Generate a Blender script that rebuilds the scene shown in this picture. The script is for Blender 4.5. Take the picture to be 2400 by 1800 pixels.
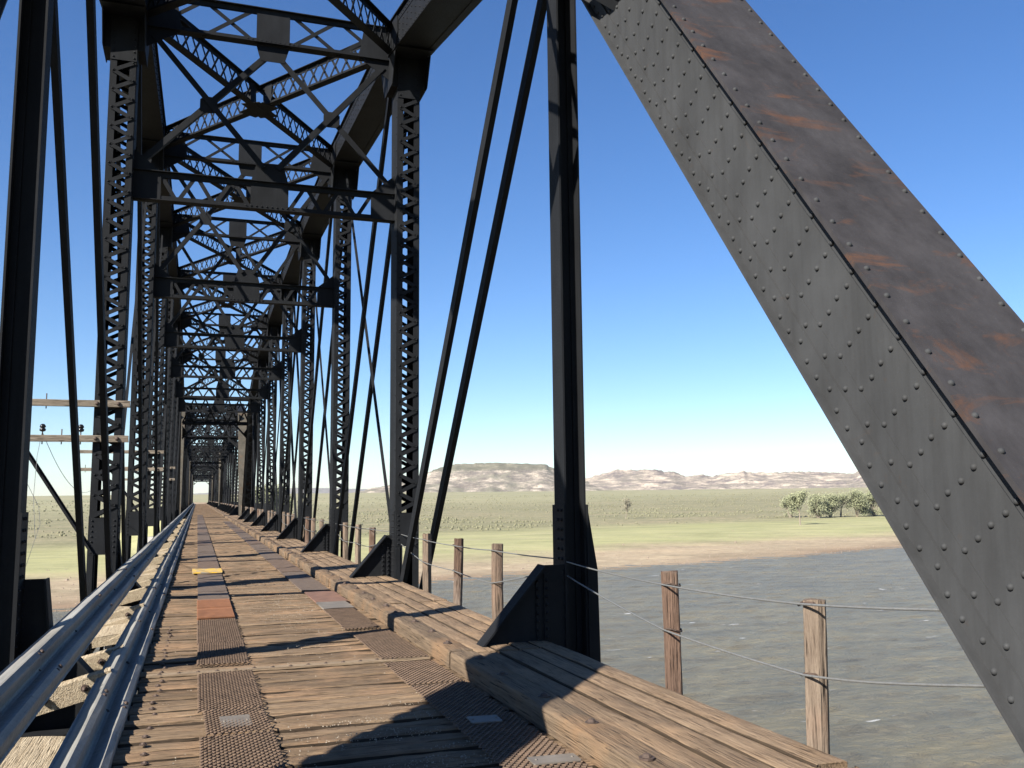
import bpy, math, random
from mathutils import Vector, Matrix, noise
random.seed(7)
S = bpy.context.scene
C = S.collection
for o in list(bpy.data.objects): bpy.data.objects.remove(o)

# ------------------------------------------------------------------ camera
CAMZ = 1.44
cam_d = bpy.data.cameras.new('camera'); cam = bpy.data.objects.new('camera', cam_d); C.objects.link(cam)
cam_d.sensor_width = 36.0; cam_d.lens = 36.0*2131/2400; cam_d.clip_start = .05; cam_d.clip_end = 30000
YAW, PITCH, ROLL = .3321, .12227, -.010343
fw = Vector((math.sin(YAW)*math.cos(PITCH), math.cos(YAW)*math.cos(PITCH), math.sin(PITCH)))
rt = Vector((math.cos(YAW), -math.sin(YAW), 0)); up = rt.cross(fw)
r2 = math.cos(ROLL)*rt + math.sin(ROLL)*up; u2 = -math.sin(ROLL)*rt + math.cos(ROLL)*up
M = Matrix((r2, u2, -fw)).transposed().to_4x4(); M.translation = Vector((0, 0, CAMZ))
cam.matrix_world = M
S.camera = cam
S.render.resolution_x = 1024; S.render.resolution_y = 768
# ------------------------------------------------------------------ sky and sun
SUN = Vector((-1.25, -.73, 1.0)).normalized()
EL = math.asin(SUN.z); AZ = math.atan2(SUN.x, SUN.y)
w = bpy.data.worlds.new('World'); S.world = w; w.use_nodes = True
nt = w.node_tree; nt.nodes.clear()
sky = nt.nodes.new('ShaderNodeTexSky'); sky.sky_type = 'NISHITA'; sky.sun_disc = False
sky.sun_elevation = EL; sky.sun_rotation = AZ % (2*math.pi)
sky.altitude = 700; sky.air_density = 1.0; sky.dust_density = .15; sky.ozone_density = 3.5
bg = nt.nodes.new('ShaderNodeBackground'); bg.inputs[1].default_value = .064
wo = nt.nodes.new('ShaderNodeOutputWorld')
hs = nt.nodes.new('ShaderNodeHueSaturation'); hs.inputs['Saturation'].default_value = 1.2; hs.inputs['Hue'].default_value = .508
nt.links.new(sky.outputs[0], hs.inputs['Color']); nt.links.new(hs.outputs[0], bg.inputs[0]); nt.links.new(bg.outputs[0], wo.inputs[0])
sl = bpy.data.lights.new('sun', 'SUN'); sl.energy = 5.0; sl.angle = math.radians(.53); sl.color = (1, .95, .87)
so = bpy.data.objects.new('sun', sl); C.objects.link(so)
so.rotation_euler = SUN.to_track_quat('Z', 'Y').to_euler(); so.location = (-30, -20, 40)
vs = S.view_settings; vs.view_transform = 'Standard'; vs.look = 'None'; vs.exposure = 1.4; vs.gamma = 1; vs.use_curve_mapping = False

# ------------------------------------------------------------------ materials
def mat(name):
    m = bpy.data.materials.new(name); m.use_nodes = True
    n = m.node_tree.nodes; l = m.node_tree.links
    return m, n, l, n['Principled BSDF']
def ramp(n, l, src, stops):
    r = n.new('ShaderNodeValToRGB'); e = r.color_ramp.elements
    while len(e) < len(stops): e.new(.5)
    for i, (p, c) in enumerate(stops):
        e[i].position = p; e[i].color = (*c, 1) if len(c) == 3 else c
    l.new(src, r.inputs[0]); return r.outputs[0]
def pos(n, l, scale=(1, 1, 1), obj=False, rot=(0, 0, 0)):
    mp = n.new('ShaderNodeMapping'); mp.inputs['Scale'].default_value = scale; mp.inputs['Rotation'].default_value = rot
    if obj: l.new(n.new('ShaderNodeTexCoord').outputs['Object'], mp.inputs[0])
    else: l.new(n.new('ShaderNodeNewGeometry').outputs['Position'], mp.inputs[0])
    return mp.outputs[0]
def noi(n, l, v, scale, detail=4, rough=.6, dist=0):
    t = n.new('ShaderNodeTexNoise'); t.inputs['Scale'].default_value = scale; t.inputs['Detail'].default_value = detail
    t.inputs['Roughness'].default_value = rough; t.inputs['Distortion'].default_value = dist
    l.new(v, t.inputs['Vector']); return t.outputs['Fac']
def mix(n, l, f, a, b, mode='MIX'):
    m = n.new('ShaderNodeMix'); m.data_type = 'RGBA'; m.blend_type = mode
    for s, x in ((m.inputs[0], f), (m.inputs[6], a), (m.inputs[7], b)):
        if isinstance(x, (int, float)): s.default_value = x
        elif isinstance(x, tuple): s.default_value = (*x, 1)
        else: l.new(x, s)
    return m.outputs[2]
def bump(n, l, h, p, strength=.4, dist=.01):
    b = n.new('ShaderNodeBump'); b.inputs['Strength'].default_value = strength; b.inputs['Distance'].default_value = dist
    l.new(h, b.inputs['Height']); l.new(b.outputs[0], p.inputs['Normal'])
def math_(n, l, op, a, b=0., clamp=False):
    m = n.new('ShaderNodeMath'); m.operation = op; m.use_clamp = clamp
    for s, x in zip(m.inputs, (a, b)):
        if isinstance(x, (int, float)): s.default_value = x
        else: l.new(x, s)
    return m.outputs[0]

def steel_mat(name, base, rust, rust_lo, rust_hi, stretch=(1, 1, 1), var=.5):
    m, n, l, p = mat(name)
    v = pos(n, l)
    a = noi(n, l, pos(n, l, (1.2, 1.2, .8)), 2.2, 5, .65)
    fine = noi(n, l, v, 60, 3, .7)
    c = ramp(n, l, a, [(.3, tuple(x*(1-var*.5) for x in base)), (.7, tuple(x*(1+var*.5) for x in base))])
    rn = noi(n, l, pos(n, l, stretch), 2.6, 7, .72, .6)
    rf = ramp(n, l, rn, [(rust_lo, (0, 0, 0)), (rust_hi, (1, 1, 1))])
    c = mix(n, l, rf, c, rust)
    sp = ramp(n, l, noi(n, l, v, 34, 4, .75), [(.68, (0, 0, 0)), (.74, (1, 1, 1))])
    c = mix(n, l, math_(n, l, 'MULTIPLY', sp, .22), c, tuple(x*.9 for x in rust))
    st = ramp(n, l, noi(n, l, pos(n, l, (9, 9, .7)), 1.0, 5, .7), [(.35, (.72, .70, .68)), (.6, (1.08, 1.08, 1.08))])
    c = mix(n, l, .5, c, st, 'MULTIPLY')
    ch = ramp(n, l, noi(n, l, pos(n, l, (1, 1, 1)), 11, 8, .8), [(.63, (0, 0, 0)), (.66, (1, 1, 1))])
    c = mix(n, l, math_(n, l, 'MULTIPLY', ch, .3), c, tuple(x*.8 for x in rust))
    l.new(c, p.inputs['Base Color'])
    l.new(ramp(n, l, fine, [(.3, (.55,)*3), (.7, (.8,)*3)]), p.inputs['Roughness'])
    p.inputs['Specular IOR Level'].default_value = .12
    bump(n, l, mix(n, l, .5, fine, a), p, .18, .004)
    return m
STEEL = steel_mat('painted_steel', (.0132, .0142, .016), (.03, .0225, .0175), .64, .88)
STEELP = steel_mat('weathered_web_steel', (.049, .050, .051), (.075, .052, .037), .62, .86, (.9, .9, 1.4), .35)
RUST = steel_mat('rust_streaked_steel', (.044, .041, .042), (.115, .054, .029), .53, .74, (.6, 1.2, 1.8), .6)
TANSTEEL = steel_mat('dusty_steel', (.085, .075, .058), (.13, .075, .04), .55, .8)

def wood_mat(name, dark, light, axis, scale=1.0, warm=None, rnd=.5, patch=None):
    m, n, l, p = mat(name)
    sc = [42*scale]*3; sc[axis] = 2.6*scale
    g = noi(n, l, pos(n, l, sc), 1.0, 6, .7, .35)
    sc2 = [110*scale]*3; sc2[axis] = 4*scale
    g2 = noi(n, l, pos(n, l, sc2), 1.0, 3, .6)
    big = noi(n, l, pos(n, l), 1.6, 4, .6)
    c = ramp(n, l, g, [(.25, dark), (.5, tuple((a+b)/2 for a, b in zip(dark, light))), (.72, light)])
    oi = n.new('ShaderNodeObjectInfo').outputs['Random']
    c = mix(n, l, math_(n, l, 'MULTIPLY', math_(n, l, 'SUBTRACT', 1.0, oi), rnd), c, tuple(x*.55 for x in dark), 'MIX')
    if warm:
        c = mix(n, l, ramp(n, l, big, [(.48, (0, 0, 0)), (.68, (.8, .8, .8))]), c, warm)
    cr = ramp(n, l, g2, [(.33, (0, 0, 0)), (.42, (1, 1, 1))])
    c = mix(n, l, cr, tuple(x*.35 for x in dark), c)
    if patch:   # grit ground into the timber
        pf = ramp(n, l, noi(n, l, pos(n, l), 95, 2, .6), [(.60, (0, 0, 0)), (.68, (1, 1, 1))])
        pm = ramp(n, l, noi(n, l, pos(n, l, (1, 1.5, 1)), 2.1, 5, .7), [(.5, (0, 0, 0)), (.66, (.8, .8, .8))])
        c = mix(n, l, math_(n, l, 'MULTIPLY', pf, pm), c, patch)
    l.new(c, p.inputs['Base Color']); p.inputs['Roughness'].default_value = .85; p.inputs['Specular IOR Level'].default_value = .15
    bump(n, l, mix(n, l, .5, g, g2), p, 1., .03)
    return m
DECKWOOD = wood_mat('weathered_deck_timber', (.145, .096, .060), (.40, .285, .178), 0, 1, (.36, .225, .13), .55, (.36, .30, .23))
WALKWOOD = wood_mat('weathered_walk_timber', (.165, .108, .068), (.41, .295, .188), 1, 1, (.37, .245, .145), .35)
CURBWOOD = wood_mat('dark_curb_timber', (.105, .075, .052), (.27, .195, .125), 1, .8, (.27, .165, .09), .2)
POSTWOOD = wood_mat('grey_brown_post_timber', (.11, .078, .057), (.37, .29, .215), 2, .9, (.25, .17, .12), .45)
REDPOST = wood_mat('red_brown_post_timber', (.08, .05, .036), (.24, .155, .11), 2, .9, (.30, .24, .19), .3)
ARMWOOD = wood_mat('silvered_crossarm_timber', (.16, .125, .09), (.38, .32, .25), 0, 1, None, .2)
PALEWOOD = wood_mat('pale_sawn_timber', (.32, .24, .15), (.62, .52, .37), 1, 1, None, .25)
DECKSIDE = wood_mat('dark_plank_edge', (.035, .025, .017), (.095, .066, .042), 0, 1, None, .3)  # darker tone on deck plank sides and bevels, so the joints read as lines
WALKSIDE = wood_mat('dark_walk_edge', (.04, .028, .018), (.11, .078, .05), 1, 1, None, .3)  # same darker edge tone for the footway planks
UNDERWOOD = wood_mat('dark_stringer_timber', (.05, .035, .025), (.12, .085, .055), 1, 1, None, .3)

def simple(name, col, rough=.6, metal=0, nscale=8, var=.4, bmp=.2):
    m, n, l, p = mat(name)
    a = noi(n, l, pos(n, l), nscale, 5, .65)
    l.new(ramp(n, l, a, [(.25, tuple(x*(1-var) for x in col)), (.75, tuple(x*(1+var) for x in col))]), p.inputs['Base Color'])
    p.inputs['Roughness'].default_value = rough; p.inputs['Metallic'].default_value = metal
    bump(n, l, noi(n, l, pos(n, l), nscale*8, 3), p, bmp, .004)
    return m
GALV, n, l, p = mat('galvanised_steel')
a_ = noi(n, l, pos(n, l, (6, .5, 6)), 1.3, 6, .7); s_ = noi(n, l, pos(n, l), 22, 6, .75); d_ = noi(n, l, pos(n, l, (30, 1.2, 30)), 1., 4, .7)
c = ramp(n, l, a_, [(.3, (.18, .172, .155)), (.5, (.265, .256, .232)), (.7, (.33, .32, .285))])
c = mix(n, l, ramp(n, l, d_, [(.6, (0, 0, 0)), (.7, (.7, .7, .7))]), c, (.10, .098, .09))
c = mix(n, l, ramp(n, l, s_, [(.64, (0, 0, 0)), (.69, (.8, .8, .8))]), c, (.09, .075, .06))
c = mix(n, l, ramp(n, l, noi(n, l, pos(n, l, (1, 1, 1)), 38, 3, .7), [(.70, (0, 0, 0)), (.74, (.9, .9, .9))]), c, (.5, .5, .48))
l.new(c, p.inputs['Base Color']); p.inputs['Metallic'].default_value = .0
l.new(ramp(n, l, s_, [(.3, (.42,)*3), (.7, (.72,)*3)]), p.inputs['Roughness']); p.inputs['Specular IOR Level'].default_value = .12
bump(n, l, mix(n, l, .5, a_, s_), p, .25, .006)
MESHM = simple('rusty_mesh_steel', (.15, .10, .066), .7, .2, 14, .45, .5)
MESHD = simple('dark_mesh_steel', (.13, .093, .066), .75, .1, 20, .4, .8)
ORANGE = simple('orange_rusted_steel', (.32, .135, .06), .8, 0, 12, .35, .6)
BROWNPL = simple('brown_rusted_plate', (.175, .092, .06), .8, 0, 8, .35, .3)
PLATE = simple('bare_steel_plate', (.19, .165, .135), .6, .1, 6, .25, .15)
BOLTM = simple('rusty_bolt', (.09, .06, .045), .7, .3, 20, .4, .3)
WIRE = simple('galvanised_cable', (.22, .22, .21), .5, .4, 60, .3, .5)
GLASS = simple('brown_insulator_glaze', (.012, .010, .010), .2, 0, 10, .3, 0)
STONE = simple('pale_gravel', (.30, .25, .19), .9, 0, 40, .4, .3)
CONC = simple('pier_concrete', (.32, .30, .27), .9, 0, 1.5, .3, .5)
# yellow paint worn through in the middle
YEL, n, l, p = mat('worn_yellow_paint')
f = ramp(n, l, noi(n, l, pos(n, l), 6, 6, .75), [(.47, (0, 0, 0)), (.56, (1, 1, 1))])
l.new(mix(n, l, f, (.72, .43, .03), (.3, .26, .2)), p.inputs['Base Color']); p.inputs['Roughness'].default_value = .7

# ------------------------------------------------------------------ mesh builder
class MB:
    def __init__(s): s.v = []; s.f = []
    def add(s, vs, fs):
        k = len(s.v); s.v += [tuple(q) for q in vs]; s.f += [tuple(i+k for i in q) for q in fs]
    def obox(s, c, ax, h):
        c = Vector(c); A, B, D = [Vector(a)*k for a, k in zip(ax, h)]
        vs = [c+i*A+j*B+k*D for k in (-1, 1) for j in (-1, 1) for i in (-1, 1)]
        s.add(vs, [(0, 2, 3, 1), (4, 5, 7, 6), (0, 1, 5, 4), (2, 6, 7, 3), (0, 4, 6, 2), (1, 3, 7, 5)])
    def box(s, x0, x1, y0, y1, z0, z1):
        s.obox(((x0+x1)/2, (y0+y1)/2, (z0+z1)/2), ((1, 0, 0), (0, 1, 0), (0, 0, 1)), ((x1-x0)/2, (y1-y0)/2, (z1-z0)/2))
    def bar(s, p, q, side, w, t):
        """flat bar from p to q; w wide along side, t thick along the third axis"""
        p, q = Vector(p), Vector(q); d = q-p; L = d.length; d.normalize()
        sd = Vector(side); sd = (sd-d*sd.dot(d)).normalized(); nn = d.cross(sd)
        s.obox((p+q)/2, (d, sd, nn), (L/2, w/2, t/2))
    def plate(s, pts, nrm, t):
        """polygon extruded by +-t/2 along nrm"""
        nrm = Vector(nrm).normalized()*t/2; k = len(pts)
        vs = [Vector(a)-nrm for a in pts]+[Vector(a)+nrm for a in pts]
        s.add(vs, [tuple(range(k))[::-1], tuple(range(k, 2*k))]+[(i, (i+1) % k, (i+1) % k+k, i+k) for i in range(k)])
    def dome(s, c, nrm, r, seg=8):
        c = Vector(c); nrm = Vector(nrm).normalized()
        a = nrm.orthogonal().normalized(); b = nrm.cross(a); vs = []
        for h, rr in ((-.05, 1.), (.35, .94), (.75, .6)):
            for i in range(seg):
                t = 2*math.pi*i/seg; vs.append(c+nrm*h*r+(a*math.cos(t)+b*math.sin(t))*r*rr)
        vs.append(c+nrm*r*.9); fs = []
        for j in (0, 1):
            for i in range(seg): fs.append((j*seg+i, j*seg+(i+1) % seg, (j+1)*seg+(i+1) % seg, (j+1)*seg+i))
        for i in range(seg): fs.append((2*seg+i, 2*seg+(i+1) % seg, 3*seg))
        s.add(vs, fs)
    def tube(s, pts, rad, seg=8, cap=True):
        pts = [Vector(q) for q in pts]; n = len(pts); vs = []
        ref = None
        for i, q in enumerate(pts):
            d = (pts[min(i+1, n-1)]-pts[max(i-1, 0)]).normalized()
            if ref is None: ref = d.orthogonal()
            a = (ref-d*ref.dot(d)).normalized(); ref = a; b = d.cross(a)
            r = rad[i] if isinstance(rad, (list, tuple)) else rad
            for k in range(seg):
                t = 2*math.pi*k/seg; vs.append(q+(a*math.cos(t)+b*math.sin(t))*r)
        fs = []
        for i in range(n-1):
            for k in range(seg): fs.append((i*seg+k, i*seg+(k+1) % seg, (i+1)*seg+(k+1) % seg, (i+1)*seg+k))
        if cap: fs.append(tuple(range(seg))[::-1]); fs.append(tuple((n-1)*seg+k for k in range(seg)))
        s.add(vs, fs)
    def data(s, name, m, smooth=False):
        me = bpy.data.meshes.new(name); me.from_pydata(s.v, [], s.f); me.materials.append(m)
        me.validate(); me.update()
        if smooth:
            for q in me.polygons: q.use_smooth = True
        return me
def obj(name, data, parent=None, loc=(0, 0, 0), rot=None, **props):
    o = bpy.data.objects.new(name, data); C.objects.link(o); o.location = loc
    if rot: o.rotation_euler = rot
    if parent: o.parent = parent
    for k, v in props.items(): o[k] = v
    return o
def empty(name, loc, label, cat, group=None):
    o = obj(name, None, None, loc, label=label, category=cat); o.empty_display_size = .3
    if group: o['group'] = group
    return o
X, Y_, Z = Vector((1, 0, 0)), Vector((0, 1, 0)), Vector((0, 0, 1))

# ------------------------------------------------------------------ terrain, water, hills
WATER = -16.5
def shore(x): return 174+.31*x+5*noise.noise(Vector((x*.01, 3.3, 0)))+1.5*noise.noise(Vector((x*.06, 7.3, 0)))
def sm(a, b, t):
    t = max(0, min(1, (t-a)/(b-a))); return t*t*(3-2*t)
def ground(x, y):
    s = (y-shore(x))*.955
    if s < 0: return WATER+max(-2.5, s*.07)
    h = WATER+3.6*sm(0, 75, s)+.5*sm(110, 220, s)
    r = math.hypot(x, y)
    h += 26*sm(450, 2700, r)
    h += sm(60, 220, s)*(.45*noise.noise(Vector((x*.02, y*.02, 0)))+1.6*noise.noise(Vector((x*.004, y*.004, 5)))*sm(240, 700, s))
    # road embankment beyond the far abutment
    e = sm(262, 284, y)*sm(34, 4, abs(x-1))*sm(900, 420, y)
    return h*(1-e)+(-.05)*e
mb = MB()
ys = [120]
while ys[-1] < 9000: ys.append(ys[-1]+max(2.2, (ys[-1]-110)*.018))
AZN = 170
az = [math.radians(-62+i*(150/AZN)) for i in range(AZN+1)]
for y in ys:
    for a in az:
        t = math.tan(max(-1.2, min(1.2, a))); x = t*y*1.0
        mb.v.append((x, y, ground(x, y)))
nA = AZN+1
for j in range(len(ys)-1):
    for i in range(AZN): mb.f.append((j*nA+i, j*nA+i+1, (j+1)*nA+i+1, (j+1)*nA+i))
GROUND, n, l, p = mat('prairie_ground')
gp = n.new('ShaderNodeNewGeometry').outputs['Position']
sx = n.new('ShaderNodeSeparateXYZ'); l.new(gp, sx.inputs[0])
sd = math_(n, l, 'SUBTRACT', math_(n, l, 'SUBTRACT', sx.outputs[1], math_(n, l, 'MULTIPLY', sx.outputs[0], .31)), 174.)
wob = noi(n, l, pos(n, l, (.35, 1, 1)), .025, 5, .65)
sdw = math_(n, l, 'ADD', sd, math_(n, l, 'MULTIPLY', math_(n, l, 'SUBTRACT', wob, .5), 60.))
fine = noi(n, l, pos(n, l, (.5, 1, 1)), .6, 7, .78); med = noi(n, l, pos(n, l, (.3, 1, 1)), .035, 7, .72)
sand = ramp(n, l, fine, [(.3, (.27, .21, .14)), (.6, (.44, .355, .24)), (.75, (.53, .44, .31))])
sand = mix(n, l, ramp(n, l, math_(n, l, 'MULTIPLY', sdw, 1/28.), [(.0, (1, 1, 1)), (.75, (0, 0, 0))]), sand, (.27, .195, .13))
green = ramp(n, l, med, [(.3, (.33, .33, .16)), (.55, (.40, .385, .20)), (.75, (.45, .40, .245))])
green = mix(n, l, math_(n, l, 'MULTIPLY', fine, .35), green, (.27, .255, .13))
sage = ramp(n, l, med, [(.3, (.25, .235, .135)), (.5, (.31, .28, .165)), (.7, (.40, .325, .21))])
sage = mix(n, l, ramp(n, l, fine, [(.43, (.85, .85, .85)), (.53, (0, 0, 0))]), sage, (.155, .155, .088))
sage = mix(n, l, ramp(n, l, noi(n, l, pos(n, l, (.4, 1, 1)), .25, 6, .75), [(.58, (0, 0, 0)), (.68, (.8, .8, .8))]), sage, (.44, .37, .26))
far = ramp(n, l, noi(n, l, pos(n, l, (.2, 1, 1)), .012, 6, .7), [(.3, (.27, .265, .15)), (.55, (.33, .305, .18)), (.75, (.42, .35, .235))])
c = mix(n, l, ramp(n, l, math_(n, l, 'MULTIPLY', sdw, 1/200.), [(.15, (0, 0, 0)), (.25, (1, 1, 1))]), sand, green)
c = mix(n, l, ramp(n, l, math_(n, l, 'MULTIPLY', sdw, 1/400.), [(.30, (0, 0, 0)), (.44, (1, 1, 1))]), c, sage)
c = mix(n, l, ramp(n, l, math_(n, l, 'MULTIPLY', sdw, 1/1600.), [(.35, (0, 0, 0)), (.6, (1, 1, 1))]), c, far)
road = math_(n, l, 'MULTIPLY', ramp(n, l, math_(n, l, 'ABSOLUTE', math_(n, l, 'SUBTRACT', sx.outputs[0], 1.0)), [(.0, (1, 1, 1)), (1, (1, 1, 1))]), 1.0)
rd = math_(n, l, 'LESS_THAN', math_(n, l, 'ABSOLUTE', math_(n, l, 'SUBTRACT', sx.outputs[0], 1.0)), 2.6)
rd = math_(n, l, 'MULTIPLY', rd, math_(n, l, 'GREATER_THAN', sx.outputs[1], 270.))
rd = math_(n, l, 'MULTIPLY', rd, math_(n, l, 'LESS_THAN', sx.outputs[1], 900.))
c = mix(n, l, .9, c, ramp(n, l, noi(n, l, pos(n, l, (.3, 1, 1)), .09, 9, .82), [(.36, (.70, .72, .70)), (.5, (1, 1, 1)), (.64, (1.22, 1.18, 1.15))]), 'MULTIPLY')
c = mix(n, l, rd, c, (.36, .27, .18))
l.new(c, p.inputs['Base Color']); p.inputs['Roughness'].default_value = .95; p.inputs['Specular IOR Level'].default_value = .1
bump(n, l, fine, p, .8, .25)
gr = obj('ground', mb.data('ground', GROUND, True), kind='structure', label='sandy shore and sagebrush plain beyond the river')

# water
mb = MB()
xs = [-300+i*6 for i in range(40)]+[-60+i*.85 for i in range(0, 260)]+[161+i*3 for i in range(0, 160)]
yw = [-120+i*6 for i in range(20)]+[i*.85 for i in range(0, 300)]+[255+i*5 for i in range(50)]
for y in yw:
    for x in xs:
        p_ = Vector((x*.42+y*.12, y*.75-x*.1, 0))
        h = .085*math.sin(.9*y+.35*x+2.5*noise.noise(p_*.35))+.07*noise.noise(p_*1.1)+.045*math.sin(1.9*y-.5*x+3*noise.noise(p_*.7))+.03*noise.noise(p_*2.6)
        mb.v.append((x, y, WATER+h*.8))
nx = len(xs)
for j in range(len(yw)-1):
    for i in range(nx-1): mb.f.append((j*nx+i, j*nx+i+1, (j+1)*nx+i+1, (j+1)*nx+i))
WAT, n, l, p = mat('muddy_water')
b1 = noi(n, l, pos(n, l, (.6, 1.2, 1)), .9, 8, .72, .5); b2 = noi(n, l, pos(n, l, (.35, 1, 1)), .22, 4, .65)
c = ramp(n, l, b2, [(.3, (.155, .138, .098)), (.5, (.195, .172, .118)), (.68, (.245, .205, .122))])
fo = noi(n, l, pos(n, l, (.3, 1.0, 1)), .75, 4, .6, .3)
fm = ramp(n, l, noi(n, l, pos(n, l, (.6, 1, 1)), .35, 3, .6), [(.5, (0, 0, 0)), (.62, (1, 1, 1))])
ff = math_(n, l, 'MULTIPLY', ramp(n, l, fo, [(.66, (0, 0, 0)), (.69, (1, 1, 1))]), fm)
c = mix(n, l, .7, c, ramp(n, l, noi(n, l, pos(n, l, (.45, 1.1, 1)), .55, 8, .78, .4), [(.36, (.82, .84, .86)), (.5, (1, 1, 1)), (.64, (1.15, 1.12, 1.04))]), 'MULTIPLY')
c = mix(n, l, ff, c, (.72, .70, .66))
l.new(c, p.inputs['Base Color']); p.inputs['Roughness'].default_value = .3; p.inputs['IOR'].default_value = 1.33; p.inputs['Specular IOR Level'].default_value = .15
bump(n, l, b1, p, 1., .9)
obj('water', mb.data('water', WAT, True), kind='structure', label='choppy brown river under the bridge')
def pxdir(px, py):
    return (r2*(px-1200)/2131+u2*(900-py)/2131+fw)
def hill(name, label, sky_px, R0, depth, strata, seed, rough=1.0, ncol=None, base_rel=8., gully=1.0):
    """eroded ridge standing R0 metres off; sky_px lists its crest as seen across the plain"""
    sk = []
    for a, b in sky_px:
        d = pxdir(a, b); sk.append((math.atan2(d.x, d.y), d.z/math.hypot(d.x, d.y)))
    a0, a1 = sk[0][0], sk[-1][0]; ncol = ncol or int((a1-a0)/math.radians(.055)); rows = 60
    mb = MB()
    for i in range(ncol+1):
        a = a0+(a1-a0)*i/ncol
        k = 0
        while k < len(sk)-2 and sk[k+1][0] < a: k += 1
        t = (a-sk[k][0])/(sk[k+1][0]-sk[k][0]); el = sk[k][1]*(1-t)+sk[k+1][1]*t
        cn = (R0+depth)*(.0011*rough*noise.noise(Vector((a*260, seed, 0)))+.0007*rough*noise.noise(Vector((a*900, seed, 2))))
        for j in range(rows+1):
            t = j/rows
            g = noise.noise(Vector((a*45+seed+.8*noise.noise(Vector((a*40, t*3, 2))), t*6, seed)))*2
            g2 = noise.noise(Vector((a*120, t*9+seed, 1)))*2
            env = math.sin(math.pi*min(1, t*1.15+.08))**.6 if t < .82 else max(0, (1-t)/.18)*.5
            r = R0+depth*t-(g*.012+g2*.006)*depth*env*gully
            q = t
            q += .09*noise.noise(Vector((a*28, t*2, seed)))+.04*noise.noise(Vector((a*90, t*6, seed)))
            prof = .20*sm(0, .3, q)+.10*sm(.22, .34, q)+.22*sm(.3, .62, q)+.12*sm(.55, .68, q)+.24*sm(.62, .95, q)+.12*sm(.86, .98, q)
            z = CAMZ+base_rel*.6+(el*(R0+depth)-base_rel*.6)*prof
            z += (4.5*noise.noise(Vector((a*R0/110, t*depth/60, seed+4)))+2.0*noise.noise(Vector((a*R0/45, t*depth/30, seed+6))))*env
            z += cn*sm(.86, .97, t)
            if j == 0: z = CAMZ-12
            mb.v.append((math.sin(a)*r, math.cos(a)*r, z))
        mb.v.append((math.sin(a)*(R0+depth*1.9), math.cos(a)*(R0+depth*1.9), CAMZ+el*(R0+depth)*.9-2))
        mb.v.append((math.sin(a)*(R0+depth*3), math.cos(a)*(R0+depth*3), CAMZ-20))
    m = rows+3
    for i in range(ncol):
        for j in range(m-1): mb.f.append((i*m+j, (i+1)*m+j, (i+1)*m+j+1, i*m+j+1))
    return obj(name, mb.data(name, strata, True), kind='structure', label=label)
def strata_mat(name, pale, mid, dark, veg, topz, band=1.0):
    m, n, l, p = mat(name)
    sx = n.new('ShaderNodeSeparateXYZ'); l.new(n.new('ShaderNodeNewGeometry').outputs['Position'], sx.inputs[0])
    big = noi(n, l, pos(n, l, (1, 1, 2)), .014, 6, .7)
    c = ramp(n, l, noi(n, l, pos(n, l, (1, 1, 2.2)), .02, 9, .8), [(.41, dark), (.5, mid), (.585, pale)])
    wz = math_(n, l, 'ADD', sx.outputs[2], math_(n, l, 'MULTIPLY', noi(n, l, pos(n, l), .006, 4, .6), 40.))
    cz = n.new('ShaderNodeCombineXYZ'); l.new(wz, cz.inputs[2])
    st = noi(n, l, cz.outputs[0], .13, 5, .75)
    c = mix(n, l, math_(n, l, 'MULTIPLY', ramp(n, l, st, [(.53, (0, 0, 0)), (.62, (1, 1, 1))]), .75*band), c, pale)
    c = mix(n, l, math_(n, l, 'MULTIPLY', ramp(n, l, st, [(.38, (1, 1, 1)), (.45, (0, 0, 0))]), .6*band), c, dark)
    c = mix(n, l, ramp(n, l, big, [(.48, (0, 0, 0)), (.6, (.85, .85, .85))]), c, veg)
    sp = noi(n, l, pos(n, l), .16, 6, .75)
    c = mix(n, l, ramp(n, l, sp, [(.56, (0, 0, 0)), (.63, (.75, .75, .75))]), c, (.12, .115, .08))
    hgt = math_(n, l, 'ADD', sx.outputs[2], math_(n, l, 'MULTIPLY', math_(n, l, 'SUBTRACT', sp, .5), 45.))
    c = mix(n, l, math_(n, l, 'MULTIPLY', math_(n, l, 'GREATER_THAN', hgt, topz), .7), c, (.125, .125, .085))
    l.new(c, p.inputs['Base Color']); p.inputs['Roughness'].default_value = 1; p.inputs['Specular IOR Level'].default_value = 0
    bump(n, l, mix(n, l, .5, sp, big), p, .8, 5.)
    return m
MESA = strata_mat('mesa_badland', (.54, .455, .36), (.29, .25, .20), (.17, .145, .125), (.225, .21, .155), 74., .6)
BAD = strata_mat('pale_badland', (.62, .52, .40), (.36, .30, .245), (.17, .145, .14), (.25, .22, .18), 900.)
BLUE = strata_mat('far_ridge', (.34, .30, .26), (.27, .24, .21), (.21, .19, .18), (.22, .21, .17), 900., .5)
hill('far_hills', 'low far hills along the left of the horizon', [(-900, 1172), (-200, 1168), (80, 1165), (240, 1167), (470, 1156), (560, 1150), (640, 1150), (690, 1143), (790, 1144), (870, 1147), (960, 1146)], 6500, 1500, BLUE, 3.1, .5, 500, 20., .6)
hill('badland_hills', 'pale layered badland hills right of the mesa', [(1250, 1142), (1330, 1132), (1382, 1118.5), (1423, 1107.5), (1439, 1101), (1518, 1101), (1581, 1104), (1607, 1117), (1641, 1112), (1670, 1117), (1695, 1110.6), (1733, 1107.5), (1743, 1101.8), (1752, 1107.5), (1819, 1107.5), (1882, 1104), (1945, 1107.5), (1999, 1111), (2018, 1101), (2034, 1096), (2120, 1092), (2300, 1100), (2700, 1105), (3400, 1120)], 2500, 330, BAD, 9.4, 1., None, 15.)
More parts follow.
